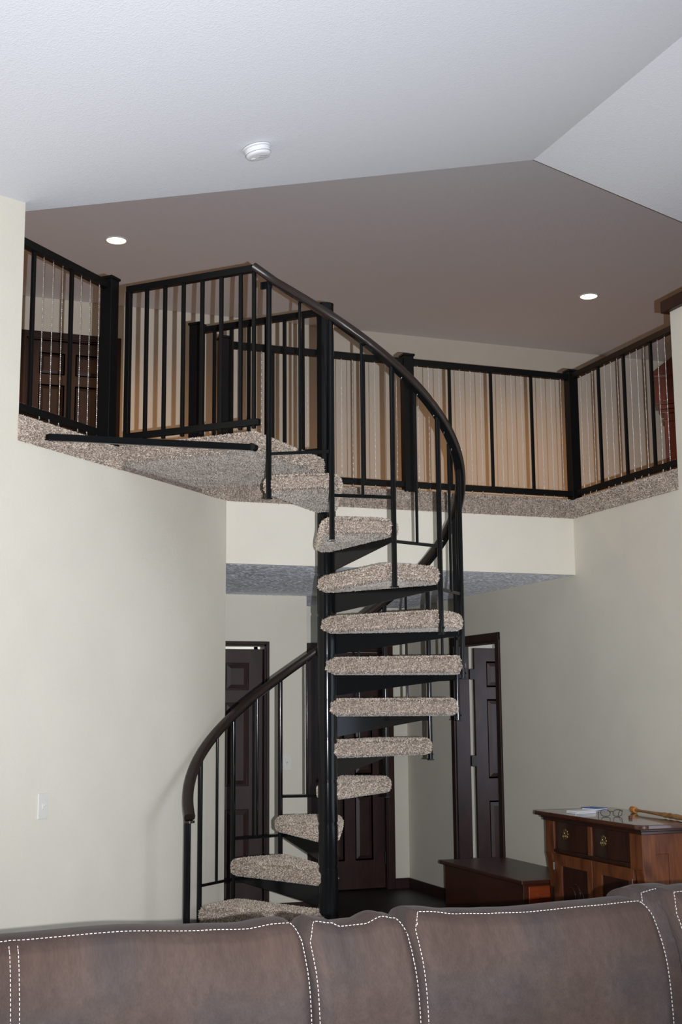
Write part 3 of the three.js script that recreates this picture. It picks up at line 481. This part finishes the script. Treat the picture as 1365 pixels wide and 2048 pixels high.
// ---------- washstand ----------
{
  const g = thing('washstand', 'antique oak washstand with two drawers and two doors against the right wall', 'cabinet');
  const x0 = 3.985, x1 = 4.48, z0 = -7.12, z1 = -6.06, Y = 0.872;
  part('carcass', [rbox(x0 + 0.02, x1, 0.10, Y, z0 + 0.012, z1 - 0.014, 0.003)], M.oakDark, g);
  // top with a shaped edge
  const sh = new THREE.Shape(); const X0 = x0 - 0.045, X1 = 4.487, Z0 = z0 - 0.045, Z1 = z1 + 0.06, c = 0.05;
  sh.moveTo(X0 + c, -Z1); sh.lineTo(X1, -Z1); sh.lineTo(X1, -Z0); sh.lineTo(X0 + 0.01, -Z0); sh.lineTo(X0, -Z0 - 0.01); sh.lineTo(X0, -Z1 + c); sh.quadraticCurveTo(X0 + 0.012, -Z1 + 0.012, X0 + c, -Z1);
  const tg = new THREE.ExtrudeGeometry(sh, { depth: 0.012, bevelEnabled: true, bevelThickness: 0.007, bevelSize: 0.006, bevelSegments: 3 }); tg.rotateX(-Math.PI / 2); tg.translate(0, Y + 0.019, 0);
  part('top', uvm(tg), M.oakTop, g);
  part('top_moulding', [rbox(x0 - 0.022, x1, Y - 0.002, Y + 0.013, z0 - 0.022, z1 + 0.03, 0.006, 3), rbox(x0 - 0.010, x1, Y - 0.018, Y, z0 - 0.01, z1 + 0.014, 0.004, 2)], M.oakDark, g);
  // front (towards -x): posts, rails, drawers, doors
  const F = x0;
  part('front_stile', [rbox(F, F + 0.03, 0.66, Y - 0.004, z0, z0 + 0.10, 0.005), rbox(F, F + 0.03, 0.66, Y - 0.004, z1 - 0.125, z1, 0.005)], M.oak, g);
  // curved knee below each upper post
  for (const [za, zb] of [[z0, z0 + 0.075], [z1 - 0.075, z1]]) { const s2 = new THREE.Shape(); s2.moveTo(0, 0.66); s2.lineTo(0.045, 0.66); s2.lineTo(0.045, 0.10); s2.lineTo(0.008, 0.10); s2.quadraticCurveTo(0.030, 0.30, 0.026, 0.42); s2.quadraticCurveTo(0.020, 0.54, 0.012, 0.60); s2.quadraticCurveTo(0.008, 0.64, 0, 0.66); const q = new THREE.ExtrudeGeometry(s2, { depth: zb - za - 0.008, bevelEnabled: true, bevelSize: 0.004, bevelThickness: 0.004, bevelSegments: 2 }); q.translate(F, 0, za + 0.004); part('corner_post', uvm(q), M.oak, g); }
  part('center_stile', rbox(F + 0.002, F + 0.03, 0.68, Y - 0.006, -6.632, -6.588, 0.006, 3), M.oak, g);
  part('front_rail', [rbox(F + 0.001, F + 0.03, 0.668, 0.69, z0 + 0.06, z1 - 0.06, 0.004)], M.oakDark, g);
  for (const [a, b, pz] of [[-7.018, -6.634, -6.855], [-6.586, -6.187, -6.43]]) {
    // serpentine drawer front
    const s2 = new THREE.Shape(), n = 16; s2.moveTo(F + 0.03, -a); for (let i = 0; i <= n; i++) { const t = i / n; s2.lineTo(F + 0.012 - 0.020 * Math.sin(t * Math.PI) ** 2, -(a + (b - a) * t)); } s2.lineTo(F + 0.03, -b);
    const q = new THREE.ExtrudeGeometry(s2, { depth: 0.168, bevelEnabled: false, curveSegments: 16 }); q.rotateX(-Math.PI / 2); q.translate(0, 0.692, 0);
    const d = part('drawer', uvm(q), M.oakDark, g);
    const ro = []; for (let i = 0; i < 8; i++) { const t = i / 8 * 6.283, s3 = new THREE.SphereGeometry(0.011, 8, 6); s3.scale(0.4, 1, 1); ro.push(s3.translate(F - 0.012, 0.790 + 0.022 * Math.cos(t), pz + 0.022 * Math.sin(t))); }
    const ring = new THREE.TorusGeometry(0.017, 0.0028, 8, 20); ring.rotateY(Math.PI / 2); ro.push(ring.translate(F - 0.020, 0.778, pz)); const nb = new THREE.SphereGeometry(0.009, 10, 8); ro.push(nb.translate(F - 0.018, 0.795, pz));
    part('pull', ro, M.oldBrass, d).userData.label = 'ornate brass ring pull';
  }
  for (const [a, b, hz] of [[-7.045, -6.600, -7.035], [-6.592, -6.165, -6.175]]) {
    const y0 = 0.13, y1 = 0.662, st = 0.10, D = F + 0.006;
    const d = part('door', [rbox(D, D + 0.02, y0, y1, a, a + st, 0.004), rbox(D, D + 0.02, y0, y1, b - st * 0.55, b, 0.004), rbox(D + 0.0006, D + 0.0195, y1 - 0.07, y1 - 0.0005, a + 0.01, b - 0.01, 0.003), rbox(D + 0.0006, D + 0.0195, y0 + 0.0005, y0 + 0.08, a + 0.01, b - 0.01, 0.003)], M.oak, g);
    part('door_panel', rbox(D + 0.008, D + 0.018, y0 + 0.05, y1 - 0.05, a + 0.06, b - 0.04, 0.003), M.oakDark, d);
    const zc = (a + b) / 2 + 0.02, cv = []; for (const [dz, dy, r, t0] of [[-0.05, 0, 0.045, 0.4], [0.0, 0.02, 0.05, 1.0], [0.05, -0.005, 0.04, 1.6], [0.02, -0.04, 0.03, 2.2]]) { const q = new THREE.TorusGeometry(r, 0.004, 6, 20, 3.6); q.rotateZ(t0); q.rotateY(Math.PI / 2); cv.push(q.translate(D + 0.008, 0.43 + dy, zc + dz)); }
    part('carving', cv, M.oakDark, d);
    for (const y of [0.25, 0.585]) part('hinge', [cyl(0.0045, y - 0.022, y + 0.022, 8, D - 0.002, hz)], M.chrome, d);
  }
  // end (towards +z): frame and panels
  part('end_frame', [rbox(x0 + 0.004, x0 + 0.085, 0.10, Y - 0.005, z1 - 0.016, z1 + 0.0025, 0.003), rbox(x1 - 0.07, x1, 0.10, Y - 0.004, z1 - 0.016, z1, 0.004), rbox(x0 + 0.05, x1, 0.745, Y - 0.004, z1 - 0.0165, z1 - 0.0008, 0.004), rbox(4.155, 4.27, 0.14, 0.75, z1 - 0.0163, z1 - 0.0008, 0.004), rbox(x0 + 0.05, x1, 0.10, 0.19, z1 - 0.0165, z1 - 0.0009, 0.004)], M.oak, g);
  for (const [a, b] of [[x0 + 0.08, 4.16], [4.265, x1 - 0.065]]) part('end_panel', rbox(a, b, 0.185, 0.75, z1 - 0.018, z1 - 0.007, 0.003), M.oak, g);
  part('foot', [rbox(x0 + 0.002, x0 + 0.07, 0, 0.105, z1 - 0.07, z1 - 0.002, 0.004)], M.oak, g); part('foot', rbox(x0 + 0.002, x0 + 0.07, 0, 0.105, z0 + 0.002, z0 + 0.07, 0.004), M.oak, g);
  part('foot', rbox(x1 - 0.07, x1, 0, 0.105, z1 - 0.07, z1 - 0.002, 0.004), M.oak, g); part('foot', rbox(x1 - 0.07, x1, 0, 0.105, z0 + 0.002, z0 + 0.07, 0.004), M.oak, g);
}
const TOP = 0.9105 - 0.0005;
{ // eyeglasses standing open, temples back to the left
  const g = thing('eyeglasses', 'black-framed eyeglasses standing open on the washstand', 'glasses', [4.105, TOP + 0.0215, -6.545], -0.42);
  const lens = []; for (const s of [-1, 1]) {
    const pts = []; for (let i = 0; i <= 24; i++) { const t = i / 24 * 2 * Math.PI, c = Math.cos(t), q = Math.sin(t); pts.push(V(s * 0.034 + 0.0265 * Math.sign(c) * Math.abs(c) ** 0.75 + (q > 0 ? s * 0.003 : 0), 0.019 * Math.sign(q) * Math.abs(q) ** 0.8, 0)); }
    const curve = new THREE.CatmullRomCurve3(pts.slice(0, 24), true); lens.push(new THREE.TubeGeometry(curve, 48, 0.0021, 8, true));
    const sp = new THREE.Shape(pts.slice(0, 24).map((p) => new THREE.Vector2(p.x, p.y))); const lg = new THREE.ShapeGeometry(sp); part('lens', lg, M.lens, g);
  }
  lens.push(new THREE.TubeGeometry(new THREE.CatmullRomCurve3([V(-0.009, 0.006, 0), V(0, 0.010, 0.002), V(0.009, 0.006, 0)]), 12, 0.0022, 8));
  part('rim', lens, M.frameBlack, g);
  for (const s of [-1, 1]) part('temple', new THREE.TubeGeometry(new THREE.CatmullRomCurve3([V(s * 0.063, 0.012, 0), V(s * 0.067, 0.012, -0.008), V(s * 0.066, 0.010, -0.06), V(s * 0.062, 0.004, -0.10), V(s * 0.058, -0.0195, -0.135)]), 24, 0.0019, 8), M.frameBlack, g);
}
{
  const p = thing('paper_stack', 'white folded papers lying behind the eyeglasses', 'paper', [4.075, TOP, -6.835], 0.15);
  [0, 1, 2].forEach((i) => { const s = rbox(-0.075, 0.075, 0.001 + i * 0.006, 0.006 + i * 0.006, -0.05, 0.05, 0.002); s.rotateY(i * 0.12 - 0.1); part('sheet', s, M.paper, p); });
  const b = thing('notepad', 'small blue notepad on the washstand near the wall', 'notepad', [4.30, TOP, -7.05], 0.3);
  part('pages', rbox(-0.048, 0.048, 0.0005, 0.009, -0.06, 0.06, 0.001), M.paper, b); part('cover', rbox(-0.05, 0.05, 0.009, 0.0125, -0.062, 0.062, 0.001), M.blue, b);
  const c = part('wooden_cube', rbox(-0.008, 0.008, 0, 0.016, -0.008, 0.008, 0.0012), M.cubeWood); c.position.set(4.138, TOP, -6.40); tag(c, 'tiny dark red-brown wooden cube on the washstand', 'cube');
  // stick with a corked end
  const A = V(4.372, TOP + 0.0198, -6.74), B = V(4.29, TOP + 0.0178, -6.06), d = B.clone().sub(A), L = d.length();
  const st = thing('wooden_stick', 'tan wooden stick with a corked end lying on the washstand', 'stick', [A.x, A.y, A.z]); st.quaternion.setFromUnitVectors(V(0, 1, 0), d.clone().normalize());
  part('shaft', lathe([[0.001, 0.04], [0.0095, 0.04], [0.0095, 0.06], [0.0075, 0.12], [0.0085, 0.25], [0.011, 0.36], [0.0125, 0.40], [0.0155, 0.42], [0.012, 0.45], [0.016, 0.48], [0.013, 0.52], [0.0165, 0.56], [0.013, 0.62], [0.012, L], [0.001, L]], 18), M.bamboo, st);
  part('cork', lathe([[0.001, 0], [0.017, 0.001], [0.0185, 0.006], [0.0185, 0.046], [0.016, 0.05], [0.001, 0.05]], 20), M.cork, st);
}
// ---------- tall clock in the loft ----------
{
  const g = thing('longcase_clock', 'tall reddish wooden longcase clock with a peaked hood in the loft', 'clock', [8.03, LOFT - 0.011, -11.12], -0.62);
  part('base', [rbox(-0.25, 0.25, 0, 0.08, -0.15, 0.15, 0.005), rbox(-0.23, 0.23, 0.08, 0.52, -0.14, 0.14, 0.005), rbox(-0.25, 0.25, 0.50, 0.545, -0.15, 0.15, 0.006)], M.clockWood, g);
  part('trunk', [rbox(-0.17, 0.17, 0.53, 1.70, -0.11, 0.11, 0.004), rbox(-0.20, 0.20, 1.69, 1.735, -0.13, 0.13, 0.008), rbox(-0.19, 0.19, 1.60, 1.625, -0.12, 0.12, 0.006)], M.clockWood, g);
  part('trunk_door', rbox(-0.11, 0.11, 0.65, 1.54, 0.108, 0.124, 0.006), M.clockWood, g);
  part('hood', [rbox(-0.225, 0.225, 1.735, 1.785, -0.145, 0.145, 0.006), rbox(-0.258, 0.258, 1.785, 2.09, -0.16, 0.16, 0.005), rbox(-0.275, 0.275, 2.085, 2.115, -0.175, 0.175, 0.006)], M.clockWood, g);
  const pd = new THREE.ExtrudeGeometry(new THREE.Shape([[-0.275, 0], [0.275, 0], [0.275, 0.012], [0.02, 0.205], [-0.02, 0.205], [-0.275, 0.012]].map(([x, y]) => new THREE.Vector2(x, y))), { depth: 0.32, bevelEnabled: true, bevelSize: 0.006, bevelThickness: 0.008, bevelSegments: 2 }); pd.translate(0, 2.115, -0.16);
  part('pediment', uvm(pd), M.clockWood, g);
  part('hood_door', rbox(-0.18, 0.18, 1.81, 2.06, 0.155, 0.168, 0.008), M.clockWood, g);
}
// ---------- sofa ----------
{
  const g = thing('sectional_sofa', 'brown-grey leather sectional sofa with white contrast stitching', 'sofa');
  const lerpT = (t, a) => { let i = 0; while (i < a.length - 2 && t > a[i + 1][0]) i++; const [x0, y0] = a[i], [x1, y1] = a[i + 1]; const k = Math.min(1, Math.max(0, (t - x0) / (x1 - x0))), s = k * k * (3 - 2 * k); return y0 + (y1 - y0) * s; };
  const stitchBox = new THREE.BoxGeometry(0.0064, 0.0017, 0.0016).toNonIndexed();
  function backCushion(name, crest, zf, opt = {}) {
    crest = crest.map(([x, y]) => [x, y - 0.024]);
    const x0 = crest[0][0], x1 = crest[crest.length - 1][0], nu = 72, W = x1 - x0, low = 0.50;
    const dip = opt.dip || null;
    // section: t 0 (rear, low) .. 1 (front, low); returns y and z for a crest height
    const sec = (t, y) => {
      const K = [[0, -0.24, 0.50], [0.16, -0.245, y - 0.12], [0.25, -0.225, y - 0.035], [0.32, -0.16, y - 0.004], [0.40, -0.085, y + 0.001], [0.46, -0.030, y - 0.006], [0.50, 0.0, y - 0.022], [0.535, 0.012, y - 0.034], [0.60, 0.040, y - 0.075], [0.70, 0.070, y - 0.15], [0.82, 0.085, y - 0.25], [0.92, 0.085, y - 0.36], [1, 0.07, low]];
      let i = 0; while (i < K.length - 2 && t > K[i + 1][0]) i++; const a = K[Math.max(0, i - 1)], b = K[i], c = K[i + 1], d = K[Math.min(K.length - 1, i + 2)], k = (t - b[0]) / (c[0] - b[0]);
      const cr = (p, q, r, s) => 0.5 * (2 * q + (-p + r) * k + (2 * p - 5 * q + 4 * r - s) * k * k + (-p + 3 * q - 3 * r + s) * k * k * k); return [cr(a[1], b[1], c[1], d[1]), cr(a[2], b[2], c[2], d[2])];
    };
    const side = (u) => { const e = Math.min(u, 1 - u) * W, q = 0.042; return e >= q ? 0 : 1 - Math.sqrt(1 - ((q - e) / q) ** 2); };
    const slant = opt.slant || 0;
    const surf = (u, t) => {
      const xa = x0 + W * u, y = lerpT(xa, crest); let [z, yy] = sec(t, y); const s = side(u), front = t > 0.36 ? Math.min(1, (t - 0.36) / 0.2) : 0;
      let bulge = 0; if (opt.seam) { const dx = (xa - opt.seam) / 0.016; if (t > 0.4) bulge = -0.007 * Math.exp(-dx * dx); }
      const wr = t > 0.5 ? 0.004 * (vnoise(xa * 0.7 + 3, yy * 0.9 + 2, 9, 71) - 0.5) * 2 : 0;
      let zz = z - s * 0.042 * front + bulge + wr; if (t < 0.36) zz += s * 0.03;
      const xs = xa + slant * (y - yy) * (u - 0.0);
      return V(opt.lean ? xs + opt.lean(u) * (y - yy) : xs, yy - (t > 0.2 && t < 0.62 ? s * 0.012 : 0), zf + zz);
    };
    const nt = 64, pos = [], uv = [], idx = [];
    for (let j = 0; j <= nt; j++) for (let i = 0; i <= nu; i++) { const k = i / nu, u = k < 0.5 ? 0.5 * (2 * k) ** 1.5 : 1 - 0.5 * (2 - 2 * k) ** 1.5, p = surf(u, j / nt); pos.push(p.x, p.y, p.z); uv.push(p.x, p.y + p.z); }
    for (let j = 0; j < nt; j++) for (let i = 0; i < nu; i++) { const a = j * (nu + 1) + i; idx.push(a, a + nu + 1, a + 1, a + 1, a + nu + 1, a + nu + 2); }
    const geo = new THREE.BufferGeometry(); geo.setAttribute('position', new THREE.Float32BufferAttribute(pos, 3)); geo.setAttribute('uv', new THREE.Float32BufferAttribute(uv, 2)); geo.setIndex(idx); geo.computeVertexNormals();
    const m = part(name, geo, M.sofa, g); m.material = M.sofaTwo || M.sofa;
    // stitches: each dash a small raised thread
    const st = [], put = (pts) => { let acc = 0; for (let i = 1; i < pts.length; i++) { const d = pts[i].distanceTo(pts[i - 1]); acc += d; if (acc >= 0.0108) { acc = 0; const q = stitchBox.clone(), X = pts[i].clone().sub(pts[i - 1]).normalize(), Z = V(0, 0.35, 1).normalize(), Y = Z.clone().cross(X).normalize(); q.applyMatrix4(new THREE.Matrix4().makeBasis(X, Y, X.clone().cross(Y))); st.push(q.translate(pts[i].x, pts[i].y, pts[i].z)); } } };
    const off = (u, t) => { const p = surf(u, t), e = 0.002, a = surf(Math.min(1, u + e), t).sub(surf(Math.max(0, u - e), t)), b = surf(u, Math.min(1, t + e)).sub(surf(u, t - e)); const n = b.cross(a).normalize(); if (n.z < 0) n.negate(); return p.addScaledVector(n, 0.0012); };
    const ins = 0.012 / W, line = []; const tt = 0.448;
    for (let i = 0; i <= 1400; i++) { const t = 1 - (1 - tt) * (i / 1400); line.push(off(ins + 0.022 / W * Math.max(0, 1 - (t - tt) / 0.09) ** 2, t)); }
    for (let i = 0; i <= 3000; i++) { const u = ins + 0.022 / W + (1 - 2 * ins - 0.044 / W) * i / 3000; line.push(off(u, tt)); }
    for (let i = 0; i <= 1400; i++) { const t = tt + (1 - tt) * i / 1400; line.push(off(1 - ins - 0.022 / W * Math.max(0, 1 - (t - tt) / 0.09) ** 2, t)); }
    put(opt.noLeft ? line.slice(1401) : line);
    if (opt.seam) for (const dx of [-0.0105, 0.0105]) { const l2 = []; for (let i = 0; i <= 1400; i++) l2.push(off((opt.seam + dx - x0) / W, 0.47 + 0.53 * i / 1400)); put(l2); }
    const sm = part('stitching', st, M.thread, m); sm.userData.kind = 'stuff'; sm.userData.label = 'white contrast stitching';
    return m;
  }
  const zf = -3.22;
  backCushion('back_cushion', [[-0.10, 0.98], [0.0, 1.01], [0.318, 1.021], [0.605, 1.026], [0.833, 1.015], [0.938, 1.011], [1.019, 1.019], [1.055, 1.019], [1.091, 0.998]], zf, { seam: 0.352 });
  backCushion('back_cushion', [[1.091, 0.998], [1.128, 1.018], [1.169, 1.012], [1.20, 1.001], [1.265, 1.003], [1.318, 1.019], [1.352, 1.013], [1.390, 0.995]], zf, {});
  backCushion('back_cushion', [[1.390, 1.000], [1.412, 1.026], [1.445, 1.024], [1.546, 1.012], [1.652, 1.007], [1.745, 1.004], [1.969, 1.009], [2.119, 1.013], [2.158, 0.996]], zf, {});
  backCushion('back_cushion', [[2.155, 1.00], [2.185, 1.022], [2.24, 1.03], [2.30, 1.03], [2.36, 1.01]], zf - 0.085, {});
  backCushion('back_cushion', [[2.215, 1.00], [2.245, 1.030], [2.35, 1.036], [2.6, 1.03], [2.82, 1.02], [2.86, 0.99]], zf - 0.005, {});
  const sofaBox = (name, ...a) => part(name, rbox(...a), M.sofa, g);
  part('base', [rbox(-0.12, 2.9, 0.05, 0.30, -3.46, -2.42, 0.03, 3), rbox(-0.12, 2.9, 0.1, 0.94, -3.47, -3.38, 0.03, 3)], M.sofa, g);
  for (const [a, b, y] of [[0.05, 1.088, 0.49], [1.094, 1.386, 0.54], [1.392, 2.156, 0.49], [2.162, 2.9, 0.49]]) part('seat_cushion', rbox(a, b, 0.29, y, -3.18, -2.40, 0.06, 5), M.sofa, g);
  part('arm', rbox(-0.30, 0.04, 0.05, 0.66, -3.46, -2.40, 0.08, 5), M.sofa, g);
  for (const [x, z] of [[-0.2, -3.38], [-0.2, -2.5], [2.8, -3.38], [2.8, -2.5]]) part('foot', cyl(0.03, 0, 0.06, 14, x, z, 0.035), M.darkMetal, g);
}
renderer.render(scene, camera);
